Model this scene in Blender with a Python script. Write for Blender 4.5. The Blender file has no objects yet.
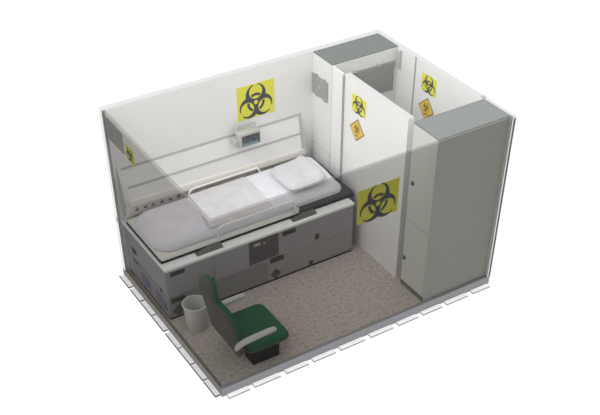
import bpy, bmesh, math, random
from mathutils import Vector, Matrix, noise
random.seed(7)
S = bpy.context.scene
COL = S.collection
W, D, H = 4.112, 2.805, 2.40
GZ = -0.125

# ------------------------------------------------------------ materials
def mat(name, col, rough=0.6, metal=0.0, noise_scale=0, noise_amt=0.0, bump=0.0, bump_scale=40, spec=0.3):
    m = bpy.data.materials.new(name); m.use_nodes = True
    nt = m.node_tree; b = nt.nodes['Principled BSDF']
    b.inputs['Base Color'].default_value = (*col, 1)
    b.inputs['Roughness'].default_value = rough
    b.inputs['Metallic'].default_value = metal
    b.inputs['Specular IOR Level'].default_value = spec
    tc = nt.nodes.new('ShaderNodeTexCoord')
    if noise_scale:
        n = nt.nodes.new('ShaderNodeTexNoise'); n.inputs['Scale'].default_value = noise_scale
        n.inputs['Detail'].default_value = 4
        r = nt.nodes.new('ShaderNodeValToRGB')
        r.color_ramp.elements[0].position = 0.3; r.color_ramp.elements[1].position = 0.7
        r.color_ramp.elements[0].color = (*[max(0, c*(1-noise_amt)) for c in col], 1)
        r.color_ramp.elements[1].color = (*[min(1, c*(1+noise_amt)) for c in col], 1)
        nt.links.new(tc.outputs['Object'], n.inputs['Vector'])
        nt.links.new(n.outputs['Fac'], r.inputs['Fac'])
        nt.links.new(r.outputs['Color'], b.inputs['Base Color'])
    if bump:
        n2 = nt.nodes.new('ShaderNodeTexNoise'); n2.inputs['Scale'].default_value = bump_scale
        n2.inputs['Detail'].default_value = 3
        bp = nt.nodes.new('ShaderNodeBump'); bp.inputs['Strength'].default_value = bump
        bp.inputs['Distance'].default_value = 0.02
        nt.links.new(tc.outputs['Object'], n2.inputs['Vector'])
        nt.links.new(n2.outputs['Fac'], bp.inputs['Height'])
        nt.links.new(bp.outputs['Normal'], b.inputs['Normal'])
    return m

def glass_mat(name, tint, haze, haze_col):
    m = bpy.data.materials.new(name); m.use_nodes = True
    nt = m.node_tree; nt.nodes.clear()
    out = nt.nodes.new('ShaderNodeOutputMaterial')
    t = nt.nodes.new('ShaderNodeBsdfTransparent'); t.inputs['Color'].default_value = (*tint, 1)
    d = nt.nodes.new('ShaderNodeBsdfDiffuse'); d.inputs['Color'].default_value = (*haze_col, 1)
    mx = nt.nodes.new('ShaderNodeMixShader'); mx.inputs['Fac'].default_value = haze
    nt.links.new(t.outputs[0], mx.inputs[1]); nt.links.new(d.outputs[0], mx.inputs[2])
    nt.links.new(mx.outputs[0], out.inputs['Surface'])
    return m

def carpet_mat():
    m = bpy.data.materials.new('speckled_carpet'); m.use_nodes = True
    nt = m.node_tree; b = nt.nodes['Principled BSDF']
    b.inputs['Roughness'].default_value = 0.95; b.inputs['Specular IOR Level'].default_value = 0.05
    tc = nt.nodes.new('ShaderNodeTexCoord')
    n1 = nt.nodes.new('ShaderNodeTexNoise'); n1.inputs['Scale'].default_value = 22; n1.inputs['Detail'].default_value = 6
    n1.inputs['Roughness'].default_value = 0.7
    r1 = nt.nodes.new('ShaderNodeValToRGB')
    e = r1.color_ramp.elements
    e[0].position = 0.32; e[0].color = (0.31, 0.265, 0.235, 1)
    e[1].position = 0.62; e[1].color = (0.64, 0.58, 0.53, 1)
    x = e.new(0.45); x.color = (0.52, 0.46, 0.42, 1)
    nt.links.new(tc.outputs['Object'], n1.inputs['Vector'])
    nt.links.new(n1.outputs['Fac'], r1.inputs['Fac'])
    nt.links.new(r1.outputs['Color'], b.inputs['Base Color'])
    return m

M = {}
M['wall'] = mat('white_wall', (0.86, 0.855, 0.845), 0.7, noise_scale=1.2, noise_amt=0.02)
M['rim'] = mat('white_edge', (0.66, 0.66, 0.655), 0.7, spec=0.0)
M['carpet'] = carpet_mat()
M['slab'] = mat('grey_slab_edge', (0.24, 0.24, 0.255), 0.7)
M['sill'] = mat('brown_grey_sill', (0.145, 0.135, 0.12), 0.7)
M['glass'] = glass_mat('clear_side_panel', (0.735, 0.733, 0.725), 0.01, (0.5, 0.5, 0.49))
M['glassfront'] = glass_mat('smoked_front_panel', (0.725, 0.723, 0.715), 0.008, (0.5, 0.5, 0.49))
M['glassedge'] = glass_mat('panel_cut_edge', (0.88, 0.88, 0.87), 0.12, (0.7, 0.7, 0.7))
M['seam'] = mat('grey_seam', (0.42, 0.42, 0.41), 0.6)
M['trimgrey'] = mat('grey_trim', (0.52, 0.52, 0.51), 0.6)
M['cream'] = mat('cream_plastic', (0.82, 0.80, 0.74), 0.45)
M['beige'] = mat('beige_strip', (0.58, 0.57, 0.50), 0.6, noise_scale=14, noise_amt=0.2)
M['outlet'] = mat('brown_outlet', (0.30, 0.26, 0.19), 0.5)
M['locker'] = mat('greygreen_locker', (0.66, 0.67, 0.63), 0.55)
M['lockertop'] = mat('textured_grey_top', (0.265, 0.285, 0.28), 0.8, noise_scale=45, noise_amt=0.10)
M['plinth'] = mat('dark_plinth', (0.20, 0.20, 0.19), 0.7)
M['knob'] = mat('dark_knob', (0.13, 0.13, 0.13), 0.4)
M['unittop'] = mat('textured_dark_top', (0.205, 0.222, 0.21), 0.8, noise_scale=45, noise_amt=0.10)
M['grille'] = mat('grey_grille', (0.36, 0.36, 0.355), 0.7, noise_scale=60, noise_amt=0.12)
M['ventgrey'] = mat('mid_grey_cover', (0.42, 0.42, 0.415), 0.7)
M['unit'] = mat('pale_unit', (0.78, 0.78, 0.765), 0.65)
M['yellow'] = mat('yellow_sign', (0.79, 0.77, 0.10), 0.6)
M['amber'] = mat('amber_placard', (0.80, 0.59, 0.13), 0.6)
M['signink'] = mat('charcoal_ink', (0.095, 0.095, 0.115), 0.6)
M['brownink'] = mat('brown_ink', (0.22, 0.13, 0.06), 0.6)
M['redink'] = mat('red_ink', (0.50, 0.13, 0.05), 0.6)
M['cab'] = mat('grey_cabinet', (0.36, 0.35, 0.365), 0.55)
M['cabpanel'] = mat('grey_drawer_front', (0.40, 0.39, 0.405), 0.55)
M['cablow'] = mat('grey_lower_front', (0.29, 0.283, 0.29), 0.55)
M['cabdark'] = mat('dark_control_panel', (0.125, 0.115, 0.12), 0.5, noise_scale=9, noise_amt=0.2)
M['slot'] = mat('dark_vent_slot', (0.07, 0.07, 0.073), 0.6)
M['violet'] = mat('violet_label', (0.20, 0.18, 0.27), 0.6)
M['diamond'] = mat('olive_placard', (0.11, 0.115, 0.10), 0.6)
M['whitetop'] = mat('white_worktop', (0.97, 0.965, 0.98), 0.45)
M['wedge'] = mat('grey_bracket', (0.15, 0.15, 0.14), 0.6)
M['black'] = mat('black_rubber', (0.016, 0.016, 0.016), 0.5)
M['darkpad'] = mat('dark_head_pad', (0.09, 0.09, 0.092), 0.55)
M['tray'] = mat('cream_litter_rim', (0.80, 0.79, 0.75), 0.4)
M['mattress'] = mat('lilac_grey_mattress', (0.83, 0.80, 0.88), 0.6, noise_scale=5, noise_amt=0.06, bump=0.6, bump_scale=6)
M['blanket'] = mat('pale_blanket', (0.69, 0.67, 0.685), 0.85, noise_scale=6, noise_amt=0.07, bump=1.0, bump_scale=9)
M['sheet'] = mat('white_sheet', (0.82, 0.815, 0.87), 0.85, noise_scale=6, noise_amt=0.04, bump=0.8, bump_scale=7)
M['pillow'] = mat('white_pillowcase', (0.66, 0.655, 0.68), 0.85, noise_scale=7, noise_amt=0.05, bump=1.0, bump_scale=8)
M['rail'] = mat('white_enamel_rail', (0.95, 0.95, 0.94), 0.3)
M['green'] = mat('green_upholstery', (0.024, 0.125, 0.058), 0.75, noise_scale=30, noise_amt=0.12)
M['shell'] = mat('grey_seat_shell', (0.115, 0.11, 0.102), 0.6)
M['arm'] = mat('pale_armrest', (0.62, 0.63, 0.60), 0.5)
M['bin'] = mat('grey_plastic_bin', (0.64, 0.64, 0.605), 0.5)
M['plate'] = mat('pale_metal_plate', (0.72, 0.72, 0.74), 0.6, noise_scale=12, noise_amt=0.08)
M['plateplain'] = mat('white_plate', (0.97, 0.97, 0.97), 0.8, spec=0.0)
M['lipgrey'] = mat('mid_grey_plate_edge', (0.20, 0.20, 0.20), 0.6)
M['plateedge'] = mat('grey_plate_edge', (0.07, 0.07, 0.07), 0.6)
M['screen'] = mat('dark_screen', (0.10, 0.11, 0.115), 0.25, noise_scale=18, noise_amt=0.5)
M['screenlit'] = mat('teal_trace', (0.25, 0.52, 0.58), 0.4)
M['monitor'] = mat('monitor_case', (0.52, 0.52, 0.49), 0.45)

# ------------------------------------------------------------ mesh helpers
def bevel_new(bm, geom, r, seg=2):
    if r <= 0: return
    es = list({e for v in geom for e in v.link_edges})
    bmesh.ops.bevel(bm, geom=es, offset=r, segments=seg, affect='EDGES', profile=0.5)

def box(bm, x0, x1, y0, y1, z0, z1, bev=0.0, seg=2, rot=None):
    if x0 > x1: x0, x1 = x1, x0
    if y0 > y1: y0, y1 = y1, y0
    vs = [bm.verts.new((x, y, z)) for x in (x0, x1) for y in (y0, y1) for z in (z0, z1)]
    for f in ((0,1,3,2), (4,6,7,5), (0,4,5,1), (2,3,7,6), (0,2,6,4), (1,5,7,3)):
        bm.faces.new([vs[i] for i in f])
    if rot is not None:
        for v in vs: v.co = rot @ v.co
    if bev: bevel_new(bm, vs, bev, seg)

def rrect(x0, x1, y0, y1, r, n=6):
    r = max(0.001, min(r, (x1-x0)/2-1e-4, (y1-y0)/2-1e-4))
    out = []
    for cx, cy, a0 in ((x1-r, y1-r, 0), (x0+r, y1-r, 90), (x0+r, y0+r, 180), (x1-r, y0+r, 270)):
        for k in range(n+1):
            a = math.radians(a0 + 90*k/n)
            out.append((cx+r*math.cos(a), cy+r*math.sin(a)))
    return out

def loft(bm, loops, cap0=True, cap1=True):
    rows = [[bm.verts.new(p) for p in L] for L in loops]
    n = len(rows[0])
    for a, b in zip(rows, rows[1:]):
        for i in range(n):
            j = (i+1) % n
            bm.faces.new((a[i], a[j], b[j], b[i]))
    if cap0: bm.faces.new(list(reversed(rows[0])))
    if cap1: bm.faces.new(rows[-1])

def rslab(bm, x0, x1, y0, y1, r, prof, n=6):
    """prof: (inset, z) from bottom to top"""
    loft(bm, [[(x, y, z) for x, y in rrect(x0+i, x1-i, y0+i, y1-i, max(r-i, 0.004), n)] for i, z in prof])

def tube(bm, pts, r, n=8, flat=1.0):
    pts = [Vector(p) for p in pts]; loops = []
    for i, p in enumerate(pts):
        d = (pts[min(i+1, len(pts)-1)] - pts[max(i-1, 0)]).normalized()
        up = Vector((0, 0, 1)) if abs(d.z) < 0.95 else Vector((1, 0, 0))
        a = d.cross(up).normalized(); b = a.cross(d).normalized()
        rr = r[i] if isinstance(r, (list, tuple)) else r
        loops.append([p + a*rr*math.cos(2*math.pi*k/n) + b*rr*flat*math.sin(2*math.pi*k/n) for k in range(n)])
    loft(bm, loops)

def smooth_path(pts, rad, n=4):
    pts = [Vector(p) for p in pts]; out = [pts[0]]
    for a, b, c in zip(pts, pts[1:], pts[2:]):
        u = (a-b); v = (c-b); r = min(rad, u.length/2, v.length/2)
        p, q = b+u.normalized()*r, b+v.normalized()*r
        for k in range(n+1):
            t = k/n
            out.append(p*(1-t)**2 + b*2*t*(1-t) + q*t*t)
    out.append(pts[-1]); return out

def lathe(bm, cx, cy, prof, n=32):
    loft(bm, [[(cx+r*math.cos(2*math.pi*k/n), cy+r*math.sin(2*math.pi*k/n), z) for k in range(n)] for r, z in prof])

def obj(name, bm, mats, parent=None, origin=None, smooth=False, angle=40):
    if not isinstance(mats, (list, tuple)): mats = [mats]
    bmesh.ops.recalc_face_normals(bm, faces=bm.faces[:])
    if parent is not None: o0 = Vector(parent['_w'])
    elif origin is not None: o0 = Vector(origin)
    else: o0 = Vector((0, 0, 0))
    bmesh.ops.translate(bm, verts=bm.verts[:], vec=-o0)
    me = bpy.data.meshes.new(name); bm.to_mesh(me); bm.free()
    for m in mats: me.materials.append(M[m])
    if smooth:
        me.shade_smooth()
        try: me.set_sharp_from_angle(angle=math.radians(angle))
        except Exception: pass
    o = bpy.data.objects.new(name, me); COL.objects.link(o)
    if parent is not None:
        o.parent = parent; o['_w'] = parent['_w']
    else:
        o.location = o0; o['_w'] = list(o0)
    return o

def tag(o, label, cat, group=None):
    o['label'] = label; o['category'] = cat
    if group: o['group'] = group
    return o

def thing(name, loc, label, cat, group=None):
    o = bpy.data.objects.new(name, None); COL.objects.link(o)
    o.empty_display_size = 0.1
    o.location = loc; o['_w'] = list(loc)
    return tag(o, label, cat, group)

def struct(o):
    o['kind'] = 'structure'; return o

def B(*boxes, bev=0.0):
    bm = bmesh.new()
    for b in boxes: box(bm, *b, bev=bev)
    return bm

# ------------------------------------------------------------ setting
bm = B((0, W, -D, 0, GZ, 0))
bm.faces.ensure_lookup_table()
for f in bm.faces:
    c = f.calc_center_median()
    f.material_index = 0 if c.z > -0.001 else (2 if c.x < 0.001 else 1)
floor = struct(obj('floor', bm, ['carpet', 'slab', 'sill']))

def wall(name, x0, x1, y0, y1, z0, z1):
    bm = B((x0, x1, y0, y1, z0, z1))
    for f in bm.faces:
        c = f.calc_center_median()
        f.material_index = 1 if (c.z > z1-0.001 or c.x < 0.001 or c.y < -D+0.001) else 0
    return struct(obj(name, bm, ['wall', 'rim']))
wb = wall('wall_back', 0, W, -0.09, 0, 0, H)
bm = B((0.02, 0.03, -0.098, -0.088, 0, 1.0)); bm.free()
obj('latch', B((-0.022, 0.0, -0.085, -0.04, 0.80, 0.87), bev=0.006), 'rim', wb)
bm = B((W-0.066, W, -2.27, -0.09, 0, H), (W-0.042, W, -D, -2.27, 0, H))
for f in bm.faces:
    c = f.calc_center_median()
    f.material_index = 1 if (c.z > H-0.001 or c.y < -D+0.001) else 0
we = struct(obj('wall_right', bm, ['wall', 'rim']))
obj('panel_seam', B((W-0.072, W-0.064, -0.955, -0.93, 0, H-0.002)), 'seam', we)
obj('edge_seal', B((W-0.022, W+0.004, -D-0.004, -D+0.01, 0, H-0.03)), 'slot', we)
obj('latch', B((W-0.05, W-0.01, -2.27, -2.22, H, H+0.018), bev=0.004), 'trimgrey', we)
obj('hinge', B((W-0.10, W-0.064, -0.64, -0.60, 2.12, 2.36), bev=0.004), 'trimgrey', we)

def glass(name, foot, open_edges, gm):
    """clear panel standing on a footprint; mitred ends where two panels meet stay open"""
    bm = bmesh.new()
    lo = [bm.verts.new((x, y, 0.004)) for x, y in foot]; hi = [bm.verts.new((x, y, H)) for x, y in foot]
    for k in range(4):
        if k in open_edges: continue
        j = (k+1) % 4
        bm.faces.new((lo[k], lo[j], hi[j], hi[k]))
    f = bm.faces.new(hi); f.material_index = 1
    return struct(obj(name, bm, [gm, 'glassedge']))
GT = 0.04
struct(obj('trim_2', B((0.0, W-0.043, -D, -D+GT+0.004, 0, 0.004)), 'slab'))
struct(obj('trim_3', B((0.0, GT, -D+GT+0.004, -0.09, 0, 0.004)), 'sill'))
glass('wall_left', [(0, -0.09), (0, -D), (GT, -D+GT), (GT, -0.09)], (1,), 'glass')
glass('wall_front', [(0, -D), (W-0.043, -D), (W-0.043, -D+GT), (GT, -D+GT)], (3,), 'glassfront')

# partition between the bed side and the passage, and the filler strip beside the corner unit
wp = wall('wall_partition', 3.018, 3.106, -2.155, -0.80, 0, 2.37)
tr = struct(obj('trim_1', B((2.992, 3.012, -0.80, -0.555, 0, 2.385)), 'wall'))
obj('panel_seam', B((2.990, 3.019, -0.815, -0.80, 0, 2.36)), 'seam', tr)
obj('panel_seam', B((2.9905, 2.993, -0.562, -0.556, 0, 2.385)), 'trimgrey', tr)

# ------------------------------------------------------------ corner unit
u = thing('corner_cabinet', (3.5, -0.3, 0), 'tall pale ventilation cabinet filling the back corner, grey grilles and dark top', 'cabinet')
obj('body', B((2.992, W-0.067, -0.552, -0.091, 0, 2.385)), 'unit', u)
obj('top_panel', B((2.998, W-0.069, -0.547, -0.092, 2.385, 2.395)), 'unittop', u)
bm = bmesh.new()
box(bm, 2.980, 2.992, -0.475, -0.10, 1.83, 2.11)
for y in (-0.40, -0.20):
    box(bm, 2.980, 2.992, y-0.018, y+0.018, 2.11, 2.128); box(bm, 2.980, 2.992, y-0.018, y+0.018, 1.812, 1.83)
g = obj('side_grille', bm, 'grille', u)
bm = bmesh.new()
lathe(bm, 0, 0, [(0.018, 0), (0.018, 0.012), (0.01, 0.016)], 12)
bmesh.ops.transform(bm, matrix=Matrix.Translation((2.981, -0.29, 1.97)) @ Matrix.Rotation(-math.pi/2, 4, 'Y'), verts=bm.verts[:])
obj('screw', bm, 'trimgrey', g)
bm = bmesh.new()
box(bm, 3.33, 3.99, -0.568, -0.552, 1.79, 2.21)
for k in range(13): box(bm, 3.35, 3.97, -0.573, -0.568, 1.815+k*0.03, 1.83+k*0.03)
g = obj('front_grille', bm, 'grille', u)
for x in (3.36, 3.73):
    obj('clip', B((x-0.03, x+0.03, -0.59, -0.55, 2.20, 2.25), bev=0.01), 'trimgrey', g)
obj('panel_seam', B((2.988, 2.993, -0.552, -0.095, 1.08, 1.092)), 'trimgrey', u)
obj('lower_door', B((2.982, 2.992, -0.54, -0.11, 0.06, 1.076), bev=0.003), 'unit', u)

# ------------------------------------------------------------ locker
u = thing('tall_locker', (3.5, -2.52, 0), 'tall grey-green two-door locker in the front right corner with textured top', 'cabinet')
lx, ly0, ly1, lz = 3.018, -2.758, -2.275, 2.378
obj('body', B((lx, W-0.043, ly0, ly1, 0, lz), bev=0.003), 'locker', u)
obj('plinth', B((lx-0.010, lx, ly0+0.004, ly1-0.004, 0, 0.06)), 'plinth', u)
obj('top_panel', B((lx-0.012, W-0.043, ly0, ly1, lz, lz+0.018), bev=0.003), 'lockertop', u)
for z0, z1, ky, kz in ((1.05, lz-0.01, -2.36, 1.60), (0.075, 1.035, -2.325, 0.45)):
    d = obj('door', B((lx-0.016, lx, ly0+0.006, ly1-0.006, z0, z1), bev=0.004), 'locker', u)
    bm = bmesh.new()
    lathe(bm, 0, 0, [(0.03, 0), (0.03, 0.008), (0.02, 0.02), (0.012, 0.024)], 16)
    bmesh.ops.transform(bm, matrix=Matrix.Translation((lx-0.015, ky, kz)) @ Matrix.Rotation(-math.pi/2, 4, 'Y'), verts=bm.verts[:])
    obj('knob', bm, 'knob', d, smooth=True)

# ------------------------------------------------------------ signs
def crescent_faces():
    """biohazard emblem in its drawing units, as 2-D quads"""
    quads = []
    R2 = lambda a: Matrix.Rotation(a, 2)
    inner = [R2(-k*2*math.pi/3) @ Vector((0, 15)) for k in range(3)]
    def wedge(p, d):
        best = 1e9
        for sg in (-1, 1):
            e = Vector((math.sin(sg*math.pi/3), math.cos(sg*math.pi/3)))
            den = d.x*e.y - d.y*e.x
            if abs(den) < 1e-9: continue
            t = (-p.x*e.y + p.y*e.x)/den
            if t > 1e-4 and (p + d*t).dot(e) >= -1e-6: best = min(best, t)
        return best
    def enter(p, d, c, r):
        b = d.dot(p-c); q = (p-c).length_squared - r*r
        disc = b*b - q
        if disc <= 0: return 1e9
        t = -b - math.sqrt(disc)
        return t if t > 1e-4 else 1e9
    for k in range(3):
        rot = R2(-k*2*math.pi/3)
        I = Vector((0, 15)); O = Vector((0, 11)); n = 64
        a0 = math.asin(3.0/9.8)
        prev = None
        for i in range(n+1):
            th = a0 + (2*math.pi-2*a0)*i/n
            d = Vector((math.sin(th), math.cos(th)))
            b = d.dot(I-O); t = -b + math.sqrt(b*b - (16.0-225))
            for c in (inner[1], inner[2]): t = min(t, enter(I, d, c, 9.8))
            t = min(t, enter(I, d, Vector((0, 0)), 3.0), wedge(I, d))
            p, q = I + d*9.8, I + d*max(t, 9.85)
            p, q = rot @ p, rot @ q
            if prev: quads.append((prev[0], prev[1], q, p))
            prev = (p, q)
        prev = None
        for i in range(17):
            ph = math.radians(-35 + 70*i/16)
            d = rot @ Vector((math.sin(ph), math.cos(ph)))
            cur = (d*9.6, d*13.2)
            if prev: quads.append((prev[0], prev[1], cur[1], cur[0]))
            prev = cur
    return quads
EMBLEM = crescent_faces()

def emblem_bm(c, U, V, N, scale, off, th=0.0012):
    bm = bmesh.new()
    for q in EMBLEM:
        vs = [bm.verts.new(c + U*(p.x*scale) + V*((p.y-2.7)*scale) + N*(off+th)) for p in q]
        try: bm.faces.new(vs)
        except ValueError: pass
    bmesh.ops.remove_doubles(bm, verts=bm.verts[:], dist=scale*0.02)
    r = bmesh.ops.extrude_face_region(bm, geom=bm.faces[:])
    for v in [g for g in r['geom'] if isinstance(g, bmesh.types.BMVert)]: v.co -= N*th
    return bm

def quad_plate(c, U, V, N, w, h, th, rot=0.0, off=0.0):
    bm = bmesh.new()
    u2 = U*math.cos(rot) + V*math.sin(rot); v2 = -U*math.sin(rot) + V*math.cos(rot)
    vs = [bm.verts.new(c + u2*(w/2*a) + v2*(h/2*b) + N*(off+t)) for t in (0, th) for a, b in ((-1,-1),(1,-1),(1,1),(-1,1))]
    for f in ((3,2,1,0), (4,5,6,7), (0,1,5,4), (1,2,6,5), (2,3,7,6), (3,0,4,7)): bm.faces.new([vs[i] for i in f])
    return bm

Z = Vector((0, 0, 1))
def biosign(c, U, N, w, h, label):
    c = Vector(c); U = Vector(U); N = Vector(N)
    s = obj('biohazard_sign', quad_plate(c, U, Z, N, w, h, 0.003), 'yellow', origin=c)
    tag(s, label, 'sign', 'yellow biohazard signs')
    obj('biohazard_emblem', emblem_bm(c, U, Z, N, w*0.88/49.0, 0.003), 'signink', s)
X = (1, 0, 0); Y = (0, 1, 0)
biosign((2.112, -0.09, 1.945), X, (0, -1, 0), 0.56, 0.475, 'large yellow biohazard sign on the white back wall above the monitor')
biosign((2.18, -D+0.046, 1.852), X, (0, -1, 0), 0.575, 0.455, 'yellow biohazard sign on the clear front panel, right of the bed cabinet')
biosign((0.046, -0.72, 2.105), (0, -1, 0), (-1, 0, 0), 0.235, 0.19, 'faint narrow yellow biohazard sign on the clear left panel')
biosign((3.018, -1.145, 2.085), (0, -1, 0), (-1, 0, 0), 0.31, 0.235, 'small yellow biohazard sign on the white partition by the passage')
biosign((W-0.066, -1.25, 2.138), (0, -1, 0), (-1, 0, 0), 0.305, 0.24, 'small yellow biohazard sign on the far end wall beyond the partition')
def placard(c, label):
    c = Vector(c); U = Vector((0, -1, 0)); N = Vector((-1, 0, 0)); r = math.radians(43)
    s = obj('hazard_placard', quad_plate(c, U, Z, N, 0.24, 0.225, 0.003, r), 'brownink', origin=c)
    tag(s, label, 'sign', 'amber hazard placards')
    f = obj('placard_face', quad_plate(c, U, Z, N, 0.215, 0.20, 0.0015, r, 0.003), 'amber', s)
    obj('placard_emblem', emblem_bm(c + Z*0.025, U, Z, N, 0.0028, 0.0045), 'brownink', s)
    obj('placard_mark', quad_plate(c - Z*0.075, U, Z, N, 0.075, 0.02, 0.001, 0, 0.0045), 'redink', s)
placard((3.018, -1.123, 1.725), 'amber diamond hazard placard on the white partition under its biohazard sign')
placard((W-0.066, -1.238, 1.79), 'amber diamond hazard placard on the far end wall beyond the partition')
bm = quad_plate(Vector((0.05, -0.32, 2.15)), Vector((0, -1, 0)), Z, Vector((-1, 0, 0)), 0.44, 0.285, 0.006)
v = obj('vent_cover', bm, 'ventgrey', origin=(0.05, -0.32, 2.15))
tag(v, 'dark grey rectangular vent cover high on the clear left panel', 'vent')

# ------------------------------------------------------------ headwall
def prism_x(x0, x1, prof):
    bm = bmesh.new()
    loft(bm, [[(x, y, z) for y, z in prof] for x in (x0, x1)])
    return bm
hw = thing('headwall_panel', (1.5, -0.1, 0.9), 'sloping pale headwall panel behind the bed with cream rail and outlets', 'headwall')
SL = 0.2
HX0, HX1, HZ = 0.075, 2.80, 1.575
ys = lambda z: -0.091 - SL*(HZ-z)
def tilt(bm, a, b):
    for v in bm.verts: v.co.z += a + (b-a)*(v.co.x-HX0)/(HX1-HX0)
    return bm
obj('panel', prism_x(HX0+0.012, HX1-0.012, [(-0.091, HZ), (ys(1.0), 1.0), (-0.16, 0.86), (-0.091, 0.86)]), 'wall', hw)
for x0, x1 in ((HX0, HX0+0.012), (HX1-0.012, HX1)):
    obj('end_plate', prism_x(x0, x1, [(-0.091, HZ+0.005), (-0.235, 1.09), (-0.17, 0.90), (-0.091, 0.90)]), 'trimgrey', hw)
def slope_strip(x0, x1, z0, z1, t, m, name):
    n = Vector((0, -1, -SL)).normalized()*t
    obj(name, prism_x(x0, x1, [(ys(z0), z0), (ys(z0)+n.y, z0+n.z), (ys(z1)+n.y, z1+n.z), (ys(z1), z1)]), m, hw)
slope_strip(HX0+0.06, HX1-0.012, 1.535, 1.565, 0.006, 'trimgrey', 'edge_trim')
slope_strip(HX0+0.10, HX1-0.04, 1.275, 1.302, 0.006, 'trimgrey', 'edge_trim')
slope_strip(HX1-0.04, HX1-0.012, 1.06, 1.535, 0.006, 'trimgrey', 'edge_trim')
bm = tilt(prism_x(0.145, 2.83, [(-0.18, 1.075), (-0.215, 1.062), (-0.222, 0.972), (-0.19, 0.96)]), 0.06, 0.0)
bevel_new(bm, bm.verts[:], 0.008)
obj('hand_rail', bm, 'cream', hw, smooth=True)
st = obj('outlet_strip', tilt(prism_x(0.15, 2.79, [(-0.185, 0.97), (-0.207, 0.966), (-0.166, 0.845), (-0.155, 0.845)]), 0.05, 0.0), 'beige', hw)
nrm = Vector((0, -0.121, -0.041)).normalized()
for x in (0.24, 0.36, 0.47, 0.60, 0.72, 0.84, 2.36, 2.46, 2.56, 2.66):
    bm = bmesh.new()
    lathe(bm, 0, 0, [(0.026, 0), (0.026, 0.008), (0.014, 0.008), (0.012, 0.014)], 14)
    q = Vector((0, 0, 1)).rotation_difference(nrm).to_matrix().to_4x4()
    bmesh.ops.transform(bm, matrix=Matrix.Translation((x, -0.1935, 0.925+0.05*(1-x/2.7))) @ q, verts=bm.verts[:])
    obj('outlet', bm, 'outlet', st)

# ------------------------------------------------------------ monitor
mo = thing('patient_monitor', (1.89, -0.22, 1.42), 'small white patient monitor with dark screen mounted on the headwall', 'monitor')
obj('case', B((1.735, 2.05, -0.30, -0.17, 1.435, 1.64), bev=0.012), 'monitor', mo, smooth=True)
sc = obj('screen', B((1.77, 2.035, -0.304, -0.298, 1.462, 1.605)), 'screen', mo)
bm = bmesh.new()
for k in range(16):
    h = 0.006 + 0.022*abs(math.sin(k*1.9)); box(bm, 1.775+k*0.015, 1.783+k*0.015, -0.3055, -0.303, 1.468, 1.474+h)
obj('trace', bm, 'screenlit', sc)
obj('side_module', B((1.68, 1.735, -0.27, -0.13, 1.45, 1.545), bev=0.006), 'monitor', mo)
bm = bmesh.new()
tube(bm, smooth_path([(1.755, -0.195, 1.635), (1.755, -0.175, 1.69), (2.03, -0.175, 1.69), (2.03, -0.195, 1.635)], 0.03), 0.014)
obj('handle', bm, 'monitor', mo, smooth=True)
obj('mount_bracket', B((1.80, 1.97, -0.17, -0.10, 1.47, 1.57)), 'trimgrey', mo)

# ------------------------------------------------------------ bed cabinet
cx0, cx1, cyf, cyb = 0.065, 2.86, -1.338, -0.11
cb = thing('bed_cabinet', (1.46, -0.8, 0), 'long grey equipment cabinet with white top carrying the bed', 'cabinet')
obj('body', B((cx0, cx1, cyf, cyb, 0.02, 0.755)), 'cab', cb)
obj('toe_kick', B((cx0-0.006, cx1-0.01, cyf-0.006, cyb, 0, 0.022)), 'black', cb)
obj('top_board', B((cx0-0.015, cx1+0.008, cyf-0.012, cyb+0.02, 0.755, 0.79), bev=0.005), 'whitetop', cb)
F = cyf
def front(name, x0, x1, z0, z1, m, t=0.006, par=None, bev=0.002):
    return obj(name, B((x0, x1, F-t, F+0.001, z0, z1), bev=bev), m, par or cb)
front('drawer_front', cx0+0.005, 0.725, 0.365, 0.75, 'cab')
front('drawer_front', 0.735, 1.235, 0.365, 0.75, 'cabpanel')
front('drawer_front', 1.70, cx1-0.005, 0.365, 0.75, 'cab')
front('lower_front', cx0+0.005, 1.505, 0.03, 0.355, 'cablow')
front('lower_front', 1.52, cx1-0.005, 0.03, 0.355, 'cab')
cp = front('control_panel', 1.262, 1.68, 0.395, 0.75, 'cabdark', 0.004)
front('frame_strip', 1.238, 1.262, 0.38, 0.75, 'wedge', 0.009)
front('display', 1.31, 1.41, 0.66, 0.70, 'trimgrey', 0.006, cp, 0)
front('switch', 1.45, 1.475, 0.655, 0.685, 'trimgrey', 0.007, cp, 0)
front('switch', 1.52, 1.54, 0.52, 0.54, 'wedge', 0.007, cp, 0)
front('switch', 1.60, 1.62, 0.52, 0.54, 'wedge', 0.007, cp, 0)
for x0, x1, z0, z1 in ((1.74, 1.945, 0.665, 0.735), (1.545, 1.755, 0.30, 0.375), (0.115, 0.32, 0.665, 0.73), (0.095, 0.295, 0.25, 0.325)):
    front('vent_slot', x0, x1, z0, z1, 'slot', 0.009)
front('latch', 2.245, 2.31, 0.42, 0.505, 'slot', 0.01)
front('latch', 2.155, 2.215, 0.035, 0.10, 'slot', 0.01)
front('latch', 0.66, 0.715, 0.36, 0.42, 'slot', 0.01)
for x, z, w in ((1.628, 0.105, 0.12), (0.19, 0.115, 0.13)):
    obj('diamond_label', quad_plate(Vector((x, F-0.006, z)), Vector(X), Z, Vector((0, -1, 0)), w, w, 0.002, math.radians(45)), 'diamond', cb)
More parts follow.
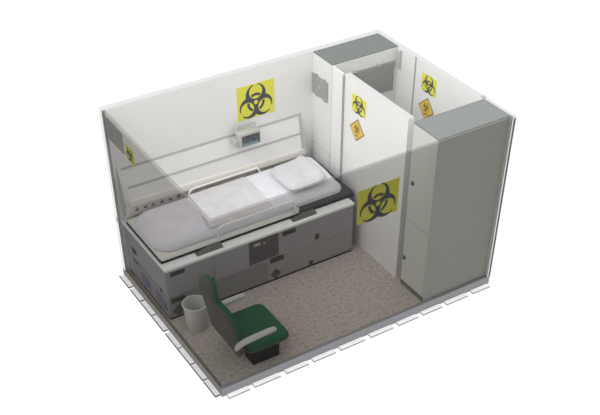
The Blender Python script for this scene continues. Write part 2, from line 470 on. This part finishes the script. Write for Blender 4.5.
# left end of the cabinet
def side(name, y0, y1, z0, z1, m, t=0.006):
    return obj(name, B((cx0-t, cx0+0.001, y0, y1, z0, z1)), m, cb)
side('end_panel', -1.33, -0.27, 0.36, 0.75, 'cab'); side('end_panel', -1.33, -0.27, 0.03, 0.345, 'cablow')
side('vent_slot', -0.44, -0.30, 0.44, 0.52, 'slot', 0.009); side('vent_slot', -0.46, -0.32, 0.30, 0.335, 'slot', 0.009)
side('violet_label', -0.80, -0.52, 0.08, 0.26, 'violet', 0.009); side('violet_label', -1.20, -0.95, 0.08, 0.26, 'violet', 0.009)
side('latch', -1.17, -1.12, 0.33, 0.38, 'slot', 0.012)
side('diamond_label', -1.28, -1.22, 0.10, 0.22, 'diamond', 0.009)
# support brackets standing on the top board
for x0, x1 in ((0.53, 0.905), (1.935, 2.31)):
    bm = bmesh.new()
    loft(bm, [[(x0, -1.297, 0.79), (x1, -1.297, 0.79), (x1, -1.207, 0.79), (x0, -1.207, 0.79)],
              [(x0+0.21, -1.215, 0.825), (x1-0.005, -1.215, 0.825), (x1-0.005, -1.207, 0.825), (x0+0.21, -1.207, 0.825)]])
    obj('support_bracket', bm, 'wedge', cb)

# ------------------------------------------------------------ stretcher on the cabinet
sr = thing('stretcher_bed', (1.5, -0.7, 0.79), 'cream and black stretcher frame with white side rails on the grey cabinet', 'bed')
TY0, TY1 = -1.205, -0.172
bm = bmesh.new()
rslab(bm, 0.075, 2.955, TY0, TY1, 0.02, [(0.008, 0.79), (0, 0.797), (0, 0.82), (0.008, 0.828)])
obj('base_frame', bm, 'black', sr, smooth=True)
bm = bmesh.new()
rslab(bm, 0.085, 2.10, TY0+0.006, TY1-0.006, 0.025, [(0, 0.826), (0.0, 0.84), (0.012, 0.858), (0.03, 0.872), (0.05, 0.876), (0.09, 0.872)])
obj('litter_rim', bm, 'tray', sr, smooth=True)
bm = bmesh.new()
rslab(bm, 2.08, 2.953, TY0+0.003, TY1-0.003, 0.04, [(0, 0.826), (0, 0.845), (0.012, 0.868), (0.04, 0.882), (0.1, 0.886)])
obj('head_pad', bm, 'darkpad', sr, smooth=True)
for y, x0, x1, zt in ((-1.19, 0.885, 2.01, 1.038), (-0.247, 0.955, 2.03, 1.04)):
    bm = bmesh.new()
    tube(bm, smooth_path([(x0+0.005, y, 0.86), (x0, y, 0.97), (x0+0.05, y, zt), (x1-0.02, y, zt), (x1+0.015, y, zt-0.06), (x1+0.04, y, 0.86)], 0.05), 0.015, 10)
    obj('side_rail', bm, 'rail', sr, smooth=True)
obj('rail_mount', B((1.99, 2.09, -1.20, -1.178, 0.855, 0.905), bev=0.008), 'tray', sr)

# mattress
mx0, mx1, my0, my1 = 0.08, 2.825, -1.165, -0.275
prof = [(0.03, 0.872), (0.008, 0.885), (0.0, 0.91), (0.006, 0.94), (0.022, 0.968), (0.048, 0.994), (0.085, 1.016), (0.13, 1.034), (0.185, 1.046), (0.25, 1.053), (0.33, 1.056), (0.42, 1.057)]
def mat_outline(i, n=10):
    out = []
    x0, x1, y0, y1 = mx0+i, mx1-i, my0+i, my1-i
    for cx, cy, a0, r0 in ((x1, y1, 0, 0.11), (x0, y1, 90, 0.26), (x0, y0, 180, 0.26), (x1, y0, 270, 0.11)):
        r = max(r0-i, 0.004)
        ox = cx-r if cx == x1 else cx+r; oy = cy-r if cy == y1 else cy+r
        for k in range(n+1):
            a = math.radians(a0+90*k/n); out.append((ox+r*math.cos(a), oy+r*math.sin(a)))
    return out
bm = bmesh.new()
loft(bm, [[(x, y, z) for x, y in mat_outline(i)] for i, z in prof])
m = obj('mattress', bm, 'mattress', origin=(1.43, -0.7, 0.872), smooth=True, angle=80)
tag(m, 'thick rounded lilac-grey mattress lying on the stretcher', 'mattress')

def cover(x0, x1, zlow, off, wob, bow, name, label, cat, m):
    cy = (my0+my1)/2; hw_ = (my1-my0)/2
    sect = [(my0+i, z) for i, z in prof if z >= zlow] + [(my1-i, z) for i, z in reversed(prof) if z >= zlow]
    def shifted(o):
        pts = []
        for k, (y, z) in enumerate(sect):
            a = sect[max(0, k-1)]; b = sect[min(len(sect)-1, k+1)]
            ty, tz = b[0]-a[0], b[1]-a[1]; L = math.hypot(ty, tz)
            pts.append((y - tz/L*o, z + ty/L*o))
        return pts
    n = 44
    bm = bmesh.new(); grids = []
    for o in (off, off+0.006):
        rows = []
        for i in range(n+1):
            row = []
            for k, (y, z) in enumerate(shifted(o)):
                s = (y-cy)/hw_
                xa = x0 + 0.05*s + 0.25*wob*math.sin(3.0*s+0.4)
                xb = x1 - bow*(0.6 - s*s) + wob*math.sin(2.5*s+1.0)
                x = xa + (xb-xa)*i/n
                w = 0.5+0.5*noise.noise(Vector((x*6, y*6, z*3)))
                row.append(bm.verts.new((x, y, z + 0.012*w)))
            rows.append(row)
        grids.append(rows)
    lo, hi = grids; K = len(sect)
    for g in grids:
        for a, b in zip(g, g[1:]):
            for k in range(K-1): bm.faces.new((a[k], a[k+1], b[k+1], b[k]))
    for i in range(n):
        bm.faces.new((lo[i][0], lo[i+1][0], hi[i+1][0], hi[i][0])); bm.faces.new((lo[i][-1], lo[i+1][-1], hi[i+1][-1], hi[i][-1]))
    for k in range(K-1):
        bm.faces.new((lo[0][k], lo[0][k+1], hi[0][k+1], hi[0][k])); bm.faces.new((lo[n][k], lo[n][k+1], hi[n][k+1], hi[n][k]))
    o = obj(name, bm, m, origin=((x0+x1)/2, cy, 1.05), smooth=True, angle=60)
    tag(o, label, cat); return o
cover(1.66, 2.74, 0.93, 0.003, 0.02, 0.03, 'bed_sheet', 'white sheet over the head half of the mattress, under the pillow', 'sheet', 'sheet')
cover(0.86, 1.74, 0.975, 0.011, 0.02, 0.05, 'folded_blanket', 'pale beige-grey blanket across the middle of the mattress', 'blanket', 'blanket')

# pillow
bm = bmesh.new()
px, py = 2.32, -0.80
loops = []
N_ = 64
def superell(a, b, e):
    out = []
    for k in range(N_):
        t = 2*math.pi*k/N_; c, s = math.cos(t), math.sin(t)
        out.append((a*math.copysign(abs(c)**(2/e), c), b*math.copysign(abs(s)**(2/e), s)))
    return out
for q in (-0.92, -0.75, -0.5, -0.2, 0.1, 0.35, 0.55, 0.7, 0.82, 0.90, 0.95, 0.985, 0.999):
    sc_ = math.sqrt(max(0, 1-q*q)) ** (0.5 if q < 0.9 else 0.62)
    lp = []
    for x, y in superell(0.30*sc_, 0.315*sc_, 5.5):
        zc = 1.138 + q*(0.068 if q > 0 else 0.06)
        fx = x/0.30
        zc += (0.5+0.5*q)*(0.06*math.exp(-((fx-0.70)/0.24)**2) - 0.02*(fx*fx) - 0.03*(y/0.315)**4)
        zc += noise.noise(Vector((x*9, y*9, 0.5*q)))*0.008
        lp.append((px+x, py+y, zc))
    loops.append(lp)
loft(bm, loops)
p = obj('pillow', bm, 'pillow', origin=(px, py, 1.06), smooth=True, angle=80)
tag(p, 'plump white pillow at the head end of the bed', 'pillow')

# ------------------------------------------------------------ waste bin
bm = bmesh.new()
bx, by = 0.285, -1.632
lathe(bm, bx, by, [(0.125, 0), (0.132, 0.006), (0.148, 0.365), (0.162, 0.368), (0.164, 0.378), (0.160, 0.388), (0.148, 0.388), (0.143, 0.375), (0.127, 0.02)], 40)
o = obj('waste_bin', bm, 'bin', origin=(bx, by, 0), smooth=True, angle=50)
tag(o, 'round pale grey waste bin on the carpet behind the green chair', 'bin')

# ------------------------------------------------------------ chair
ch = thing('armchair', (0.72, -2.33, 0), 'green upholstered high-backed chair with grey shell and pale armrests', 'chair')
yc = -2.335
bm = bmesh.new()
loft(bm, [[(x, y, 0) for x, y in rrect(0.53, 0.905, -2.64, -2.03, 0.012, 2)], [(x, y, 0.2) for x, y in rrect(0.53, 0.905, -2.64, -2.03, 0.012, 2)],
          [(x, y, 0.235) for x, y in rrect(0.52, 0.915, -2.65, -2.02, 0.012, 2)]])
obj('pedestal', bm, 'black', ch)
bm = bmesh.new()
rslab(bm, 0.44, 1.045, yc-0.365, yc+0.365, 0.10, [(0.05, 0.225), (0.015, 0.24), (0.0, 0.262), (0.0, 0.275)])
obj('seat_shell', bm, 'shell', ch, smooth=True)
bm = bmesh.new()
rslab(bm, 0.44, 1.04, yc-0.36, yc+0.36, 0.10, [(0.0, 0.275), (0.0, 0.30), (0.01, 0.32), (0.03, 0.332), (0.08, 0.336), (0.16, 0.335), (0.25, 0.333)])
obj('seat_cushion', bm, 'green', ch, smooth=True)
# backrest: outline in (z, half width); the rear follows a gently reclined curve
yb = -2.325
half = [(0.27, 0.24), (0.285, 0.285), (0.33, 0.325), (0.42, 0.345), (0.55, 0.348), (0.70, 0.34), (0.80, 0.328), (0.86, 0.302), (0.905, 0.25), (0.935, 0.195), (0.955, 0.15), (0.985, 0.136), (1.10, 0.136), (1.19, 0.132), (1.222, 0.118), (1.236, 0.09)]
curve = [(0.2, 0.325), (0.27, 0.315), (0.4, 0.30), (0.7, 0.245), (0.9, 0.195), (1.0, 0.16), (1.1, 0.15), (1.3, 0.148)]
def rear_x(z):
    for (a, xa), (b, xb) in zip(curve, curve[1:]):
        if z <= b: return xa + (xb-xa)*(z-a)/(b-a)
    return curve[-1][1]
def back_loop(inset, t):
    out = []
    for sg, seq in ((-1, half), (1, half[::-1])):
        for z, w in seq:
            zz = z + (inset if z < 0.3 else 0) - (inset if z > 1.2 else 0)
            hd = min(1.0, max(0.0, (zz-0.90)/0.06))
            out.append((rear_x(zz)+t-0.02*hd, yb + 0.045*hd + sg*max(0.01, w-inset), zz))
    return out
bm = bmesh.new()
loft(bm, [back_loop(0.04, -0.008), back_loop(0.012, 0.0), back_loop(0, 0.014), back_loop(0, 0.05)])
obj('back_shell', bm, 'shell', ch, smooth=True, angle=50)
bm = bmesh.new()
loft(bm, [back_loop(0.002, 0.05), back_loop(0.0, 0.085), back_loop(0.012, 0.105), back_loop(0.04, 0.113)])
obj('back_cushion', bm, 'green', ch, smooth=True, angle=50)
for sg in (-1, 1):
    y = yc + sg*0.372; ex = 0.10 if sg > 0 else 0.0     # the far arm is set a little further forward
    bm = bmesh.new()
    tube(bm, [(0.275+ex, y, 0.42), (0.285+ex, y, 0.445), (0.315+ex, y, 0.478), (0.40+ex*0.6, y, 0.498), (0.55, y, 0.507), (0.74, y, 0.515), (0.80, y, 0.513), (0.822, y, 0.505)], [0.022, 0.036, 0.041, 0.042, 0.042, 0.039, 0.034, 0.016], 14, 0.85)
    a = obj('armrest', bm, 'arm', ch, smooth=True, angle=70)
    bm = bmesh.new()
    lathe(bm, 0, 0, [(0.05, -0.03), (0.055, -0.02), (0.055, 0.02), (0.045, 0.03), (0.025, 0.03), (0.02, 0.02)], 20)
    bmesh.ops.transform(bm, matrix=Matrix.Translation((0.325+ex, y, 0.365)) @ Matrix.Rotation(math.pi/2*sg*-1, 4, 'X'), verts=bm.verts[:])
    obj('arm_pivot', bm, 'shell', a, smooth=True, angle=40)
    tube_bm = bmesh.new(); tube(tube_bm, [(0.325+ex, y, 0.365), (0.345+ex, y, 0.47)], 0.028, 10)
    obj('arm_bracket', tube_bm, 'shell', a, smooth=True)

# ------------------------------------------------------------ plates round the floor slab
ordn = ['first', 'second', 'third', 'fourth', 'fifth', 'sixth', 'seventh', 'eighth', 'ninth', 'tenth']
left = [(-0.31, -0.01), (-0.65, -0.36), (-1.0, -0.68), (-1.36, -1.03), (-1.755, -1.42), (-2.10, -1.77), (-2.43, -2.12), (-2.76, -2.46)]
nl = len(left)
for k, (y0, y1) in enumerate(left):
    o = obj('floor_plate', B((-0.064, 0.0, y0, y1, GZ, GZ+0.014)), 'plate', origin=(-0.034, (y0+y1)/2, GZ))
    w = 'rearmost' if k == 0 else ('nearest the front corner' if k == nl-1 else ordn[k] + ' from the back wall')
    tag(o, f'thin pale metal plate along the slab\'s left edge, {w}', 'plate', 'metal plates along the left edge of the slab')
    obj('plate_edge', B((-0.074, -0.064, y0-0.010, y1, GZ, GZ+0.014), (-0.064, -0.006, y0-0.010, y0, GZ, GZ+0.014)), 'plateedge', o)
fr = [0.062, 0.416, 0.867, 1.26, 1.663, 2.121, 2.559, 2.951, 3.347, 3.791]
for k, x0 in enumerate(fr):
    x1 = x0 + (0.80*(fr[k+1]-x0) if k < len(fr)-1 else 0.29); yf = -D-0.066
    o = obj('floor_plate', B((x0, x1, yf, -D, GZ, GZ+0.012)), 'plateplain', origin=((x0+x1)/2, -D-0.035, GZ))
    w = 'nearest the left corner' if k == 0 else ('rightmost' if k == len(fr)-1 else ordn[k] + ' from the left corner')
    tag(o, f'thin white plate along the slab\'s front edge, {w}', 'plate', 'white plates along the front edge of the slab')
    obj('plate_edge', B((x0-0.006, x1, yf-0.006, yf, GZ, GZ+0.012), (x0-0.006, x0, yf, -D-0.006, GZ, GZ+0.012)), 'lipgrey', o)

for o in bpy.data.objects:
    if '_w' in o: del o['_w']

# ------------------------------------------------------------ light
wd = bpy.data.worlds.new('World'); S.world = wd; wd.use_nodes = True
bg = wd.node_tree.nodes['Background']
bg.inputs['Color'].default_value = (1, 1, 1, 1); bg.inputs['Strength'].default_value = 1.02
sl = bpy.data.lights.new('sun', 'SUN'); sl.energy = 1.1; sl.angle = math.radians(40)
so = bpy.data.objects.new('sun', sl); COL.objects.link(so)
so.rotation_euler = Vector((0.85, 0.18, -0.85)).to_track_quat('-Z', 'Y').to_euler()

# ------------------------------------------------------------ camera
cam = bpy.data.cameras.new('camera'); co = bpy.data.objects.new('camera', cam); COL.objects.link(co)
R = Matrix(((0.8469874671421611, -0.5316121297527019, 0.0008797749163209322),
            (0.35767933610421254, 0.5710929659987118, 0.7388628537900956),
            (-0.3932908885648848, -0.62549289978911, 0.673855258408846)))
co.matrix_world = Matrix.Translation((-3.6024169763, -10.3153873378, 8.1371383331)) @ R.transposed().to_4x4()
cam.sensor_width = 36; cam.sensor_fit = 'HORIZONTAL'
cam.lens = 36*979.5768/600
cam.shift_x = -(301.7497-300)/600; cam.shift_y = (352.9391-207.5)/600
cam.clip_end = 200
S.camera = co
S.view_settings.view_transform = 'Standard'; S.view_settings.look = 'None'
S.view_settings.exposure = 0.0; S.view_settings.gamma = 1.0; S.view_settings.use_curve_mapping = False
